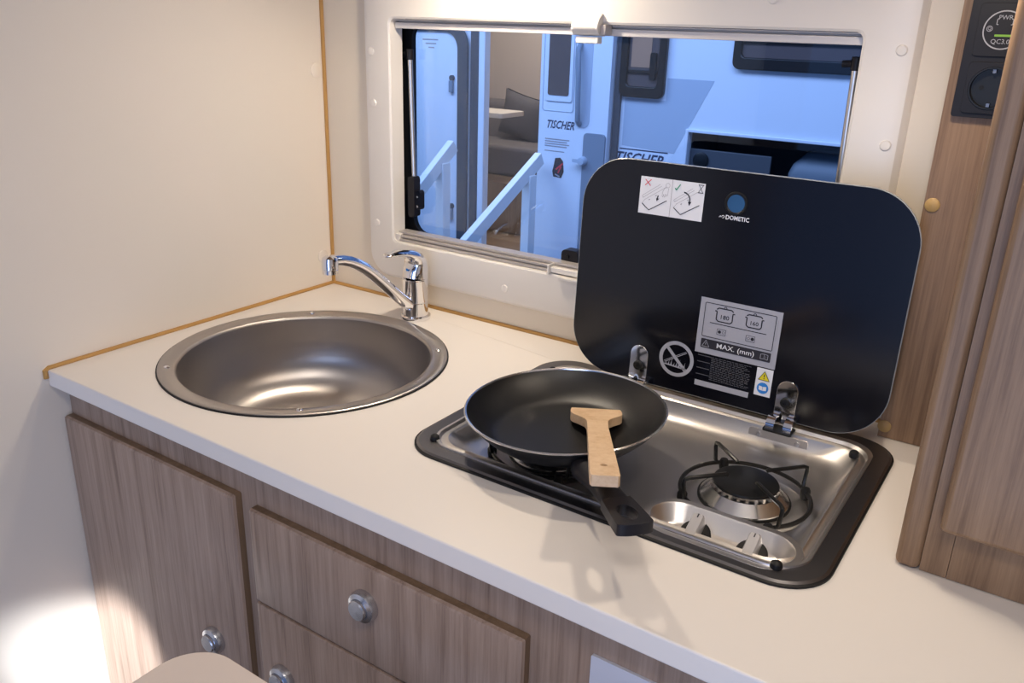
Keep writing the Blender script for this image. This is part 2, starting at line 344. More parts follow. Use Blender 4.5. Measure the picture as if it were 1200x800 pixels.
# ------------------------------------------------------------------ worktop
SX, SY, SR = 0.2374, -0.2876, 0.20
HX0, HX1, HY0, HY1 = 0.523, 0.9945, -0.4155, -0.066
wt = MB().slab([(0.001,-0.536),(1.62,-0.536),(1.62,-0.001),(0.001,-0.001)], [circ(SX, SY, SR-0.022, 64), rrect(HX0+0.016,HX1-0.016,HY0+0.016,HY1-0.016,0.035,8)], -0.024, 0.0).build('worktop', 'top', None, bevel=0.002, seg=3)
tag(wt, 'long cream laminate kitchen worktop holding the round sink and gas hob', 'worktop')

# ------------------------------------------------------------------ base cabinet
FY, DY = -0.512, -0.526
bc = thing('base_cabinet', (0.8, -0.26, -0.90), 'grey-brown wood kitchen base cabinet under the cream worktop', 'cabinet')
mb = MB(); mb.slab([(0.002,-0.895),(1.60,-0.895),(1.60,-0.0245),(0.002,-0.0245)], [], 0, 0.016, lambda u, v, h: (u, FY+0.016-h, v)); mb.build('front_frame', 'wood', bc)
mb = MB(); mb.box(0.002,0.016,FY+0.0165,-0.003,-0.895,-0.0245); mb.box(1.584,1.60,FY+0.0165,-0.003,-0.895,-0.0245); mb.box(0.0165,1.5835,FY+0.0165,-0.003,-0.895,-0.87); mb.build('carcass', 'wood', bc)
def knob(p, x, z):
    fr = lambda u, v, h: (x+u, DY-h, z+v)
    k = MB().lathe([(0.0,0.0),(0.0185,0.0),(0.0188,0.004),(0.0170,0.0085),(0.0125,0.0105),(0.0118,0.0098)], n=40, fr=fr).build('knob', 'satin', p)
    return k, fr
def front(name, x0, x1, z0, z1, kx, kz, r=0.004):
    mb = MB(); mb.mat('edge').loft([[(p[0], FY-0.0002, p[1]) for p in rrect(x0,x1,z0,z1,0.002,2)], [(p[0], DY+0.005, p[1]) for p in rrect(x0,x1,z0,z1,0.002,2)]])
    mb.mat('wood').loft([[(p[0], DY+0.005, p[1]) for p in rrect(x0,x1,z0,z1,0.002,2)], [(p[0], DY+0.0015, p[1]) for p in rrect(x0+0.0012,x1-0.0012,z0+0.0012,z1-0.0012,0.002,2)], [(p[0], DY, p[1]) for p in rrect(x0+r,x1-r,z0+r,z1-r,0.002,2)]], False, True)
    d = mb.build(name, None, bc, angle=25)
    k, fr = knob(d, kx, kz)
    MB().lathe([(0.0117,0.006),(0.0117,0.0135),(0.0105,0.0150),(0.0,0.0156)], n=32, fr=fr).build('knob_button', 'satin', d)
    return d
front('door', 0.0025, 0.3605, -0.87, -0.0725, 0.2985, -0.3065)
front('drawer', 0.3865, 0.7695, -0.2065, -0.0795, 0.5705, -0.1285)
front('door', 0.3865, 0.7695, -0.87, -0.2085, 0.4285, -0.3010)
mb = MB(); fr = on_y(FY)
mb.mat('plate').slab(rrect(0.835,0.955,-0.20,-0.0675,0.002,3), [rrect(0.862,0.93,-0.0985,-0.0915,0.0034,4), rrect(0.862,0.93,-0.122,-0.115,0.0034,4), rrect(0.862,0.93,-0.146,-0.139,0.0034,4)], 0.0, 0.003, fr)
mb.mat('rubber').rect(0.84,0.95,-0.195,-0.072,0.0004,fr)
tag(mb.build('vent_plate', None, bc), 'white plate with black slots')

# ------------------------------------------------------------------ sink
sk = thing('round_sink', (SX, SY, 0.0), 'round brushed steel sink set into the worktop beside the tap', 'sink')
c = (SX, SY, 0.0)
MB().lathe([(0.2005,0.0),(0.2005,0.0025),(0.1985,0.0038),(0.190,0.0030),(0.180,0.0016),(0.1775,0.0002),(0.1762,-0.003)], c, 96).build('rim', 'bowl', sk, angle=50)
MB().lathe([(0.2025,0.0002),(0.2025,0.0012),(0.2000,0.0016)], c, 96).build('gasket', 'rubber', sk)
MB().lathe([(0.1762,-0.003),(0.1755,-0.012),(0.174,-0.035),(0.169,-0.065),(0.158,-0.094),(0.138,-0.116),(0.108,-0.130),(0.072,-0.1365),(0.034,-0.139),(0.030,-0.1395)], c, 96).build('bowl', 'bowl', sk, angle=60)
d = MB().lathe([(0.032,-0.1388),(0.030,-0.1372),(0.026,-0.138),(0.020,-0.142),(0.0,-0.142)], c, 40).build('drain', 'chrome', sk)
MB().lathe([(0.009,-0.1419),(0.009,-0.137),(0.006,-0.135),(0,-0.1348)], c, 20).build('plug', 'rubber', d)
for (x, y) in ((0.1262,-0.4354),(0.3767,-0.1529),(0.3692,-0.4233),(0.1103,-0.1576)):
    dx, dy = x-SX, y-SY; k = 0.1880/math.hypot(dx, dy); x, y = SX+dx*k, SY+dy*k
    MB().lathe([(0.0042,0.0),(0.0040,0.0012),(0.0024,0.0024),(0.0,0.0028)], (x, y, 0.0026), 14).build('screw', 'chrome', sk)

# ------------------------------------------------------------------ tap
FX, FYY = 0.2457, -0.0583
tp = thing('kitchen_tap', (FX, FYY, 0.0), 'chrome single-lever kitchen tap with long rising spout', 'tap')
c = (FX, FYY, 0.0)
MB().lathe([(0.0,0.0005),(0.0245,0.0005),(0.0250,0.003),(0.0245,0.006),(0.0215,0.0075)], c, 40).build('base_ring', 'chrome', tp)
MB().lathe([(0.0212,0.0075),(0.0205,0.012),(0.0202,0.0285),(0.0196,0.0292),(0.0196,0.0300),(0.0203,0.0306),(0.0207,0.060),(0.0208,0.0665),(0.0200,0.0672),(0.0200,0.0684),(0.0195,0.0686)], c, 48, cap1=True).build('body', 'chrome', tp)
def sweep(mb, secs, n=20):      # secs: (y, z, half width, half thickness), swept in the plane x = FX
    P = [Vector((0, a[0], a[1])) for a in secs]; loops = []
    for i, a in enumerate(secs):
        t = (P[min(i+1, len(P)-1)] - P[max(i-1, 0)]).normalized(); nn = Vector((0, -t.z, t.y))
        loops.append([Vector((FX, 0, 0)) + P[i] + Vector((1,0,0))*a[2]*math.cos(2*PI*k/n) + nn*a[3]*math.sin(2*PI*k/n) for k in range(n)])
    return mb.loft(loops, True, True)
hd = sweep(MB(), [(-0.0583,0.0688,0.0203,0.0203),(-0.0575,0.074,0.0205,0.0205),(-0.0565,0.084,0.0202,0.0195),(-0.0570,0.094,0.0195,0.0165),(-0.0615,0.1025,0.0185,0.0125),(-0.0715,0.1090,0.0170,0.0080),(-0.0850,0.1135,0.0150,0.0055),(-0.100,0.1165,0.0130,0.0044),(-0.114,0.1178,0.0115,0.0038),(-0.124,0.1176,0.0085,0.0030),(-0.128,0.1172,0.004,0.0018)]).build('lever', 'chrome', tp, angle=70)
MB().lathe([(0.0022,0.0),(0.0020,0.0008),(0,0.001)], n=12, fr=lambda u, v, h: (FX+u, -0.0775-h, 0.0855+v)).build('temperature_dot', 'blue', hd)
path = [(-0.066,0.020),(-0.082,0.032),(-0.100,0.0465),(-0.118,0.0625),(-0.136,0.0785),(-0.154,0.0940),(-0.172,0.1080),(-0.190,0.1190),(-0.206,0.1265),(-0.220,0.1310),(-0.232,0.1330),(-0.242,0.1335)]
sp = sweep(MB(), [(y, z, 0.0105-0.0018*i/11, 0.0100-0.0020*i/11) for i, (y, z) in enumerate(path)]).build('spout', 'chrome', tp, angle=70)
MB().lathe([(0.0,0.0145),(0.006,0.0140),(0.0105,0.0110),(0.0118,0.006),(0.0118,-0.004),(0.0112,-0.0046),(0.0112,-0.0054),(0.0117,-0.0060),(0.0115,-0.0115),(0.0095,-0.0120),(0.0092,-0.010),(0.0,-0.010)], (FX, -0.243, 0.1275), 32).build('aerator', 'chrome', sp)

# ------------------------------------------------------------------ gas hob
hob = thing('gas_hob', ((HX0+HX1)/2, (HY0+HY1)/2, 0.0), 'two-burner steel gas hob with raised black glass lid', 'hob')
def hl(d, z, r): return [(p[0], p[1], z) for p in rrect(HX0+d, HX1-d, HY0+d, HY1-d, r, 10)]
MB().loft([hl(0.0,0.0005,0.048), hl(0.0005,0.003,0.048), hl(0.003,0.0046,0.046), hl(0.0195,0.0046,0.036)]).build('flange', 'flange', hob, angle=30)
MB().loft([hl(-0.0018,0.0002,0.0498), hl(-0.0018,0.0022,0.0498), hl(0.0004,0.0030,0.048)]).build('hob_gasket', 'rubber', hob)
def tl(d, z, r): return [(p[0], p[1], z) for p in rrect(HX0+0.0195+d, HX1-0.0195-d, HY0+0.0195+d, HY1-0.030-d, r, 10)]
MB().loft([hl(0.0195,0.0046,0.036), tl(0.0002,0.0066,0.036), tl(0.003,0.0066,0.034), tl(0.0055,0.003,0.033), tl(0.0095,0.003,0.031), tl(0.012,0.0046,0.030), tl(0.0145,0.003,0.029), tl(0.0185,-0.010,0.048), tl(0.026,-0.0175,0.062), tl(0.038,-0.020,0.060)], False, True).build('tray', 'steel', hob, angle=32)
TZ = -0.020
def burner(bx, by):
    c = (bx, by, 0)
    b = MB().lathe([(0.066,TZ+0.0002),(0.060,TZ+0.002),(0.049,TZ+0.0028)], c, 48).build('burner', 'steel', hob, angle=30)
    MB().lathe([(0.0495,TZ+0.0026),(0.0495,TZ+0.0046),(0.0470,TZ+0.0050)], c, 48).build('burner_seal', 'black', b)
    MB().lathe([(0.0475,TZ+0.0045),(0.0470,TZ+0.0062),(0.0380,TZ+0.0138),(0.0355,TZ+0.0160)], c, 48).build('burner_cone', 'alu', b, angle=30)
    n = 72; lo = []
    for z in (TZ+0.0155, TZ+0.0215): lo.append([(bx+(0.0352 if i % 3 else 0.0322)*math.cos(2*PI*i/n), by+(0.0352 if i % 3 else 0.0322)*math.sin(2*PI*i/n), z) for i in range(n)])
    MB().loft(lo, True, True).build('flame_ring', 'alu', b, angle=20)
    MB().lathe([(0.0345,TZ+0.0212),(0.0350,TZ+0.0225),(0.0342,TZ+0.0240),(0.0318,TZ+0.0246),(0.0,TZ+0.0246)], c, 48).build('burner_cap', 'black', b)
    return b
def support(bx, by, rot, top):
    R = 0.0685; zr = -0.0105
    ps = MB().tube([(bx+R*math.cos(2*PI*i/64), by+R*math.sin(2*PI*i/64), zr) for i in range(64)], 0.0024, 8, closed=True).build('pan_support', 'black', hob)
    for k in range(4):
        a = rot+k*PI/2; ca, sa = math.cos(a), math.sin(a); P = lambda r, z, da=0: (bx+r*math.cos(a+da), by+r*math.sin(a+da), z)
        MB().tube([P(R,zr), P(R+0.002,zr+0.003,0.02), P(R+0.004,top-0.006,0.03), P(R+0.0035,top-0.0015,0.03), P(R-0.001,top,0.03), P(0.05,top,0.02), P(0.024,top,0.0), P(0.0225,top-0.001,0)], 0.0023, 8).build('support_arm', 'black', ps)
        MB().lathe([(0.0,zr+0.0045),(0.004,zr+0.004),(0.0055,zr+0.001),(0.0055,zr-0.004),(0.0045,TZ+0.0005)], (P(R,0,-0.12)[0], P(R,0,-0.12)[1], 0), 14).build('support_foot', 'rubber', ps)
    return ps
RBX, RBY, LBX, LBY = 0.8755, -0.2565, 0.6550, -0.2980
burner(RBX, RBY); support(RBX, RBY, math.radians(46), 0.0145)
burner(LBX, LBY); support(LBX, LBY, math.radians(46), 0.0145)
# control dish with its two knobs
def sl(cx0, cx1, cy, r, z, n=12):
    return [(cx1+r*math.cos(-PI/2+PI*i/n), cy+r*math.sin(-PI/2+PI*i/n), z) for i in range(n+1)] + [(cx0+r*math.cos(PI/2+PI*i/n), cy+r*math.sin(PI/2+PI*i/n), z) for i in range(n+1)]
DC = -0.3685
MB().loft([sl(0.847,0.9325,DC,0.0400,TZ+0.0003), sl(0.847,0.9325,DC,0.0375,0.002), sl(0.847,0.9325,DC,0.0355,0.0048), sl(0.847,0.9325,DC,0.0290,0.0048), sl(0.847,0.9325,DC,0.0270,0.0030), sl(0.847,0.9325,DC-0.001,0.0205,-0.0120), sl(0.847,0.9325,DC-0.001,0.0175,-0.0140)], False, True).build('control_dish', 'steel', hob, angle=40)
for x in (0.8660, 0.9225):
    KT = math.radians(28); kc, ks = math.cos(KT), math.sin(KT)
    fr = lambda u, v, h: (x+u, DC-0.0035+v*kc-h*ks, -0.0050+v*ks+h*kc)
    k = MB().lathe([(0.0155,-0.004),(0.0155,0.0),(0.0142,0.0012),(0.0,0.0012)], n=32, fr=fr).build('control_knob', 'rubber', hob)
    mb = MB(); mb.loft([[fr(p[0], p[1], 0.0012) for p in rrect(-0.0062,0.0062,-0.0160,0.0160,0.003,4)], [fr(p[0], p[1], 0.0125) for p in rrect(-0.0058,0.0058,-0.0155,0.0155,0.003,4)], [fr(p[0], p[1], 0.0142) for p in rrect(-0.0048,0.0048,-0.0145,0.0145,0.003,4)]], True, True)
    mb.build('knob_grip', 'grip', k, angle=40)
    MB().line((0.0,0.010),(0.0,0.0144),0.0013,0.0144,fr).build('knob_mark', 'ink', k)
for (x, y) in ((0.956,-0.126),(0.5515,-0.385),(0.952,-0.3935),(0.5515,-0.126)):
    MB().lathe([(0.0052,0.003),(0.0058,0.006),(0.0050,0.0095),(0.0030,0.0112),(0,0.0116)], (x, y, 0), 18).build('rubber_buffer', 'rubber', hob)
for x in (0.668, 0.8655):       # brackets pressed into the back of the tray
    b = MB().slab(rrect(x-0.036,x+0.036,-0.0135,0.0005,0.004,4), [], 0.0, 0.0022, lambda u, v, h: (u, -0.1125-h, v)).build('hinge_bracket', 'steel', hob, bevel=0.0008)
    for s in (-0.0235, 0.0235): MB().lathe([(0.0034,0),(0.0030,0.0014),(0,0.0018)], n=12, fr=lambda u, v, h: (x+s+u, -0.1147-h, -0.0065+v)).build('screw', 'chrome', b)

# ---- lid
TH, YL = 0.0399, -0.1015
SN, CS = math.sin(TH), math.cos(TH)
LF = lambda u, v, h: (u, YL+v*SN-h*CS, v*CS+h*SN)      # u = x, v = up along the lid, h = out of the front face
LX0, LX1, LV0, LV1, LR = 0.5645, 0.9775, 0.0135, 0.3025, 0.062
mb = MB()
Lp = lambda d, h: [LF(p[0], p[1], h) for p in rrect(LX0+d, LX1-d, LV0+d, LV1-d, LR-d, 14)]
mb.mat('blackglass').loft([Lp(0.0009,-0.0046), Lp(0.0,-0.004)], True, False)
mb.mat('glassedge').loft([Lp(0.0,-0.004), Lp(0.0,-0.0007), Lp(0.0009,0.0)])
mb.mat('blackglass').loft([Lp(0.0009,0.0), Lp(0.0030,0.0)], False, True)
lid = mb.build('lid', None, hob, angle=30)
def LPR(mb, name, smooth=False, label=None): 
    o = mb.build(name, None, lid, smooth=False, recalc=False)
    if label: o['label'] = label
    return o
H = 0.0003
# closing instructions
mb = MB(); mb.mat('white').rect(0.6452,0.7305,0.2370,0.2830,H,LF)
mb.mat('sketch').rect(0.6877,0.6883,0.2372,0.2828,2*H,LF)
mb.mat('red').line((0.6515,0.2795),(0.6590,0.2722),0.0010,2*H,LF).line((0.6515,0.2722),(0.6595,0.2800),0.0010,2*H,LF)
mb.mat('green').line((0.6920,0.2735),(0.6938,0.2712),0.0013,2*H,LF).line((0.6938,0.2712),(0.6985,0.2785),0.0013,2*H,LF)
for ox in (0.0, 0.0428):
    pl = lambda pts, wd=0.0004, m='sketch': mb.mat(m).pline([(0.6452+ox+a, 0.2370+b) for a, b in pts], wd, 2*H, LF)
    pl([(0.004,0.022),(0.027,0.0385)]); pl([(0.005,0.0195),(0.029,0.0365)]); pl([(0.004,0.022),(0.005,0.0195)])
    pl([(0.0045,0.0125),(0.008,0.0175),(0.033,0.0345),(0.036,0.0355)]); pl([(0.013,0.0175),(0.015,0.0185)], 0.0009); pl([(0.0215,0.0235),(0.0235,0.0245)], 0.0009)
    pl([(0.0045,0.0125),(0.0145,0.0050)], 0.0010, 'ink'); pl([(0.0145,0.0050),(0.0375,0.0195)], 0.0010, 'ink')
pl = lambda pts, wd=0.0004, m='sketch': mb.mat(m).pline([(0.6452+a, 0.2370+b) for a, b in pts], wd, 2*H, LF)
pl([(0.0255,0.0245),(0.0245,0.0205)], 0.0015, 'ink'); mb.mat('ink').poly([(0.6724,0.2578),(0.6682,0.2578),(0.6692,0.2540)], 2*H, LF)
mb.mat('sketch').ring((0.6822,0.2752), 0.0026, 0.0030, 2*H, LF, 16)
pl([(0.0340,0.0360),(0.0310,0.0300),(0.0305,0.0240),(0.0318,0.0235),(0.0325,0.0270)]); pl([(0.0325,0.0270),(0.0335,0.0235),(0.0347,0.0240),(0.0350,0.0275)]); pl([(0.0350,0.0275),(0.0367,0.0250),(0.0378,0.0260),(0.0385,0.0350)])
mb.mat('ink').ring((0.7035,0.2605), 0.0085, 0.0100, 2*H, LF, 12, math.radians(-15), math.radians(85)); mb.poly([(0.7150,0.2592),(0.7104,0.2592),(0.7124,0.2540)], 2*H, LF)
pl([(0.0765,0.0440),(0.0835,0.0440)], 0.0008, 'ink'); pl([(0.0765,0.0345),(0.0835,0.0345)], 0.0008, 'ink'); pl([(0.0772,0.0438),(0.0828,0.0350)], 0.0006, 'ink'); pl([(0.0828,0.0438),(0.0772,0.0350)], 0.0006, 'ink')
LPR(mb, 'closing_sticker', label='white sticker with red cross, green tick and lid sketches')
# pot size panel
mb = MB(); mb.mat('greyprint').rect(0.7430,0.8458,0.0738,0.1458,H,LF)
mb.mat('ink').pline(rrect(0.7497,0.8388,0.0962,0.1398,0.0012,2), 0.0009, 2*H, LF, True)
def pot(cx, cz, s, txt):
    W_ = 0.0102*s; mb.mat('ink')
    mb.pline([(cx-W_*1.25,cz+0.0055*s),(cx-W_,cz+0.0055*s),(cx-W_,cz-0.0050*s),(cx-W_*0.75,cz-0.0072*s),(cx+W_*0.75,cz-0.0072*s),(cx+W_,cz-0.0050*s),(cx+W_,cz+0.0055*s),(cx+W_*1.25,cz+0.0055*s)], 0.0014, 2*H, LF)
    mb.pline([(cx-W_*1.05,cz+0.0078*s),(cx-W_*0.8,cz+0.0098*s),(cx+W_*0.8,cz+0.0098*s),(cx+W_*1.05,cz+0.0078*s)], 0.0014, 2*H, LF)
    mb.ring((cx, cz+0.0106*s), 0.0013, 0.0022, 2*H, LF, 12, 0, PI)
    mb.text(txt, (cx, cz-0.0012), 0.0075*s, 2*H, LF, sx=1.1, bold=0.00006)
pot(0.7755, 0.1258, 1.0, '180'); pot(0.8128, 0.1262, 0.92, '160')
mb.mat('ink').rect(0.7580,0.8295,0.1147,0.1156,2*H,LF)
for cx, z_, fl in ((0.7740,0.1055,0),(0.8110,0.1055,1)):
    mb.pline([(cx-0.0055,z_-0.0036),(cx+0.0055,z_-0.0036),(cx+0.0055,z_+0.0036),(cx-0.0055,z_+0.0036)], 0.0005, 2*H, LF, True)
    a, b = (cx-0.0024, cx+0.0026) if not fl else (cx+0.0026, cx-0.0024)
    mb.disc((a, z_), 0.0021, 2*H, LF, 16); mb.ring((b, z_), 0.0013, 0.0017, 2*H, LF, 16)
mb.mat('ink').slab(rrect(0.7495,0.8388,0.0812,0.0932,0.0012,3), [], 2*H, 2*H, LF)
mb.mat('white').text('MAX. (mm)', (0.7945, 0.0871), 0.0088, 3*H, LF, sx=1.15, bold=0.00003)
mb.mat('greyprint').pline([(0.7515,0.0832),(0.7610,0.0832),(0.7562,0.0915)], 0.0006, 3*H, LF, True).line((0.7562,0.0888),(0.7562,0.0855),0.0006,3*H,LF)
mb.pline([(0.8265,0.0840),(0.8310,0.0848),(0.8355,0.0840),(0.8355,0.0900),(0.8310,0.0907),(0.8265,0.0900)], 0.0006, 3*H, LF, True).line((0.8310,0.0848),(0.8310,0.0907),0.0005,3*H,LF).text('i', (0.8332,0.0874), 0.004, 3*H, LF)
for i in range(10): mb.mat('sketch').rect(0.8412,0.8418,0.110+0.0026*i,0.1118+0.0026*i,2*H,LF)
LPR(mb, 'pot_size_panel', label='grey printed panel reading 180, 160 and MAX. (mm)')
# small print, bar
mb = MB(); mb.mat('midprint')
for i in range(15):
    z_ = 0.0700-0.0021*i; r = random.Random(i)
    if i % 4 == 0: mb.rect(0.7480,0.7480+0.016+0.004*r.random(),z_,z_+0.0010,H,LF)
    x_ = 0.7660
    while x_ < 0.808+0.010*r.random():
        w_ = 0.0018+0.0042*r.random(); mb.rect(x_,x_+w_,z_,z_+0.0009,H,LF); x_ += w_+0.0009
LPR(mb, 'warning_text')
mb = MB(); mb.mat('greyprint').rect(0.7478,0.8185,0.0298,0.0371,H,LF); LPR(mb, 'printed_bar')
mb = MB(); mb.mat('white').rect(0.8248,0.8450,0.0370,0.0725,H,LF)
mb.mat('yellow').poly([(0.8280,0.0575),(0.8418,0.0575),(0.8349,0.0690)], 2*H, LF); mb.mat('ink').pline([(0.8280,0.0575),(0.8418,0.0575),(0.8349,0.0690)], 0.0007, 3*H, LF, True).line((0.8349,0.0655),(0.8349,0.0615),0.0011,3*H,LF).disc((0.8349,0.0598),0.0007,3*H,LF,10)
mb.mat('blue').disc((0.8349,0.0473), 0.0072, 2*H, LF, 30); mb.mat('white').poly([(0.8303,0.0448),(0.8347,0.0441),(0.8347,0.0493),(0.8303,0.0500)], 3*H, LF).poly([(0.8351,0.0441),(0.8395,0.0448),(0.8395,0.0500),(0.8351,0.0493)], 3*H, LF)
LPR(mb, 'manual_sticker', label='white sticker with yellow warning triangle and blue booklet')
# no open flame sign
mb = MB(); cx, cz = 0.7197, 0.0572
mb.mat('greyprint').ring((cx,cz), 0.0190, 0.0238, H, LF, 48)
mb.line((cx-0.0145,cz+0.0145),(cx+0.0145,cz-0.0145),0.0042,H,LF)
mb.line((cx-0.0155,cz-0.0070),(cx+0.0135,cz+0.0110),0.0008,2*H,LF).line((cx-0.0165,cz-0.0055),(cx+0.0125,cz+0.0125),0.0006,2*H,LF)
mb.line((cx-0.0160,cz-0.0095),(cx+0.0150,cz-0.0115),0.0016,H,LF)
for i in range(8):
    x_ = cx-0.0135+0.0036*i; hh = 0.0050+0.0028*(i % 3); mb.poly([(x_-0.0012,cz-0.0100),(x_+0.0012,cz-0.0100),(x_+0.0006,cz-0.0100+hh*0.5),(x_+0.0013,cz-0.0100+hh)], 2*H, LF)
LPR(mb, 'no_flame_sign', label='grey crossed-out flame sign')
# vent grommet and maker name
hx, hz = 0.7706, 0.2648
mb = MB(); f2 = lambda u, v, h: LF(hx+u, hz+v, h)
MB().lathe([(0.0105,0.0002),(0.0118,0.0014),(0.0134,0.0014),(0.0142,0.0001)], n=36, fr=f2).build('finger_hole_ring', 'rubber', lid)
MB().disc((hx,hz),0.0112,H,LF,36).build('finger_hole', 'lens', lid, smooth=False, recalc=False)
mb = MB(); mb.mat('white').text('DOMETIC', (0.7745,0.2472), 0.0072, H, LF, sx=0.92, bold=0.00018)
mb.ring((0.7568,0.2474),0.0012,0.0018,H,LF,14,math.radians(-120),math.radians(170)).pline([(0.7520,0.2462),(0.7535,0.2482),(0.7548,0.2466)],0.0007,H,LF)
LPR(mb, 'maker_lettering')
# hinges
for x in (0.6685, 0.8655):
    f3 = lambda u, v, h: LF(x+u, v, h)
    hp = MB().slab([(p[0],p[1]) for p in ([(-0.0125,0.010),(0.0125,0.010)] + [(0.0125*math.cos(PI*i/12), 0.052+0.0125*math.sin(PI*i/12)) for i in range(13)])], [], 0.0002, 0.0022, f3).build('hinge_plate', 'chrome', lid, bevel=0.0008)
    MB().lathe([(0.0062,0.0022),(0.0064,0.0045),(0.0052,0.0062),(0.0026,0.0064),(0.0022,0.0052),(0,0.0052)], n=24, fr=lambda u, v, h: f3(u, 0.037+v, h)).build('hinge_bolt', 'rubber', lid)
    MB().slab(rrect(x-0.0175,x+0.0175,-0.1255,-0.1030,0.003,4), [], 0.0048, 0.0070, FR0).build('hinge_foot', 'black', hob)
    for s in (-1, 1):
        a = x+s*0.0105
        MB().loft([[(a+dx, YL-0.0075-0.0125*math.cos(t), 0.0060+0.0150*math.sin(t)) for dx in (-0.0050, 0.0050)] + [(a+dx, YL-0.0075-0.0105*math.cos(t), 0.0060+0.0128*math.sin(t)) for dx in (0.0050, -0.0050)] for t in [PI*i/14 for i in range(13)]], True, True).build('hinge_claw', 'chrome', hob)

# ------------------------------------------------------------------ frying pan
PX, PYC = 0.6771, -0.3073
tilt = lambda x, y, z: (x, y, z + 0.0359*(x-PX) + 0.0271*(y-PYC))
pn = thing('frying_pan', (PX, PYC, 0.0180), 'black non-stick frying pan with thin silver rim on the left burner', 'pan')
fp = lambda u, v, h: tilt(PX+u*0.9815, PYC+v*0.9815, h+0.0068)
body = MB().lathe([(0.0,0.0122),(0.074,0.0122),(0.080,0.0132),(0.0855,0.0160),(0.0955,0.0240),(0.1050,0.0330),(0.1110,0.0400),(0.1142,0.0455),(0.1132,0.0458),(0.1098,0.0402),(0.1030,0.0328),(0.0935,0.0245),(0.0850,0.0185),(0.0795,0.0163),(0.073,0.0152),(0.0,0.0150)], n=96, fr=fp).build('pan_body', 'nonstick', pn, angle=50)
MB().lathe([(0.1130,0.0452),(0.1143,0.0444),(0.1160,0.0452),(0.1164,0.0466),(0.1150,0.0475),(0.1135,0.0470),(0.1130,0.0452)], n=96, fr=fp).build('pan_rim', 'alu', pn, angle=50)
ha = math.atan2(-0.4972-PYC, 0.8574-PX); hc, hs = math.cos(ha), math.sin(ha)
def zc(u): return 0.0320 + 0.0310*min(1.0, max(0.0, (u-0.098)/0.17))**0.9
HF = lambda u, v, h: tilt(PX+u*hc-v*hs, PYC+u*hs+v*hc, zc(u)+h)
nk = []
for (u, wd, t) in ((0.096,0.0150,0.0100),(0.102,0.0165,0.0120),(0.112,0.0170,0.0125),(0.125,0.0160,0.0115),(0.140,0.0140,0.0095),(0.160,0.0128,0.0080),(0.185,0.0130,0.0066),(0.200,0.0136,0.0058),(0.206,0.0137,0.0054)):
    nk.append([HF(u, wd*math.copysign(abs(math.cos(2*PI*i/24))**0.7, math.cos(2*PI*i/24)), t*math.copysign(abs(math.sin(2*PI*i/24))**0.8, math.sin(2*PI*i/24))) for i in range(24)])
hmb = MB().loft(nk, True, True)
ov = [(0.2055,-0.0136),(0.225,-0.0146),(0.245,-0.0156),(0.262,-0.0160)] + [(0.262+0.005*math.sin(PI*i/12), -0.0160*math.cos(PI*i/12)) for i in range(1,12)] + [(0.262,0.0160),(0.245,0.0156),(0.225,0.0146),(0.2055,0.0136)]
hole = [(0.240+0.0165*math.cos(2*PI*i/28), 0.0082*math.sin(2*PI*i/28)) for i in range(28)]
hmb.slab(ov, [hole], -0.0056, 0.0056, HF)
hmb.build('handle', 'blackplastic', pn, bevel=0.0022, seg=3, angle=45)

# ------------------------------------------------------------------ wooden spatula lying in the pan
A = Vector((0.6869, -0.2529, 0.0285)); B = Vector((0.8136, -0.4703, 0.0800))
U_ = (B-A).normalized(); V_ = Vector((-U_.y, U_.x, 0)).normalized(); N_ = U_.cross(V_).normalized()
if N_.z < 0: N_ = -N_
SF = lambda u, v, h: tuple(A + U_*u + V_*v + N_*h)
L_ = (B-A).length
left = [(0.000,0.0290),(0.003,0.0300),(0.012,0.0308),(0.022,0.0306),(0.030,0.0280),(0.040,0.0205),(0.050,0.0142),(0.060,0.0122),(0.085,0.0114),(0.105,0.0118),(0.125,0.0120),(0.160,0.0124),(0.200,0.0130),(0.235,0.0134),(L_-0.004,0.0134),(L_,0.0118)]
right = [(u, -v*(1.0 if u > 0.07 else 0.94)) for u, v in left[::-1]]
hole = [(L_-0.032+0.0034*math.cos(2*PI*i/16), 0.0034*math.sin(2*PI*i/16)) for i in range(16)]
sp_ = MB().slab(left+right, [hole], -0.0052, 0.0052, SF).build('spatula', 'spat', None, bevel=0.0022, seg=3, angle=50)
tag(sp_, 'pale wooden spatula lying across the frying pan', 'spatula')

# ------------------------------------------------------------------ tall cabinet on the right
tc_ = thing('tall_cabinet', (1.33, -0.16, 0.0), 'tall wood cabinet with raised panel door standing on the worktop', 'cabinet')
TY = -0.316
box('back_panel', 'wood2', tc_, 0.9648, 1.10, -0.0445, -0.003, 0.0008, 0.597)
box('side_panel', 'wood2', tc_, 1.0420, 1.0575, TY+0.0205, -0.0455, 0.0008, 1.10)
box('post', 'wood2', tc_, 1.0368, 1.0578, TY, TY+0.020, 0.0008, 1.10, 0.006, 4)
box('bottom_rail', 'wood2', tc_, 1.0805, 1.60, TY+0.004, TY+0.022, 0.0008, 0.0900)
box('stile', 'wood2', tc_, 1.0580, 1.0800, TY+0.004, TY+0.022, 0.0008, 1.10)
box('carcass', 'wood2', tc_, 1.0580, 1.60, TY+0.0225, -0.0455, 0.0008, 1.10)
box('door', 'wood2', tc_, 1.0672, 1.59, TY-0.014, TY+0.0035, 0.0535, 1.08, 0.005, 3)
for (x, z) in ((0.9735,0.2837),(0.9705,0.0150)):
    MB().lathe([(0.0078,0.0),(0.0076,0.0012),(0.0055,0.0026),(0,0.0032)], n=24, fr=lambda u, v, h: (x+u, -0.0446-h, z+v)).build('screw_cap', 'cap', tc_)
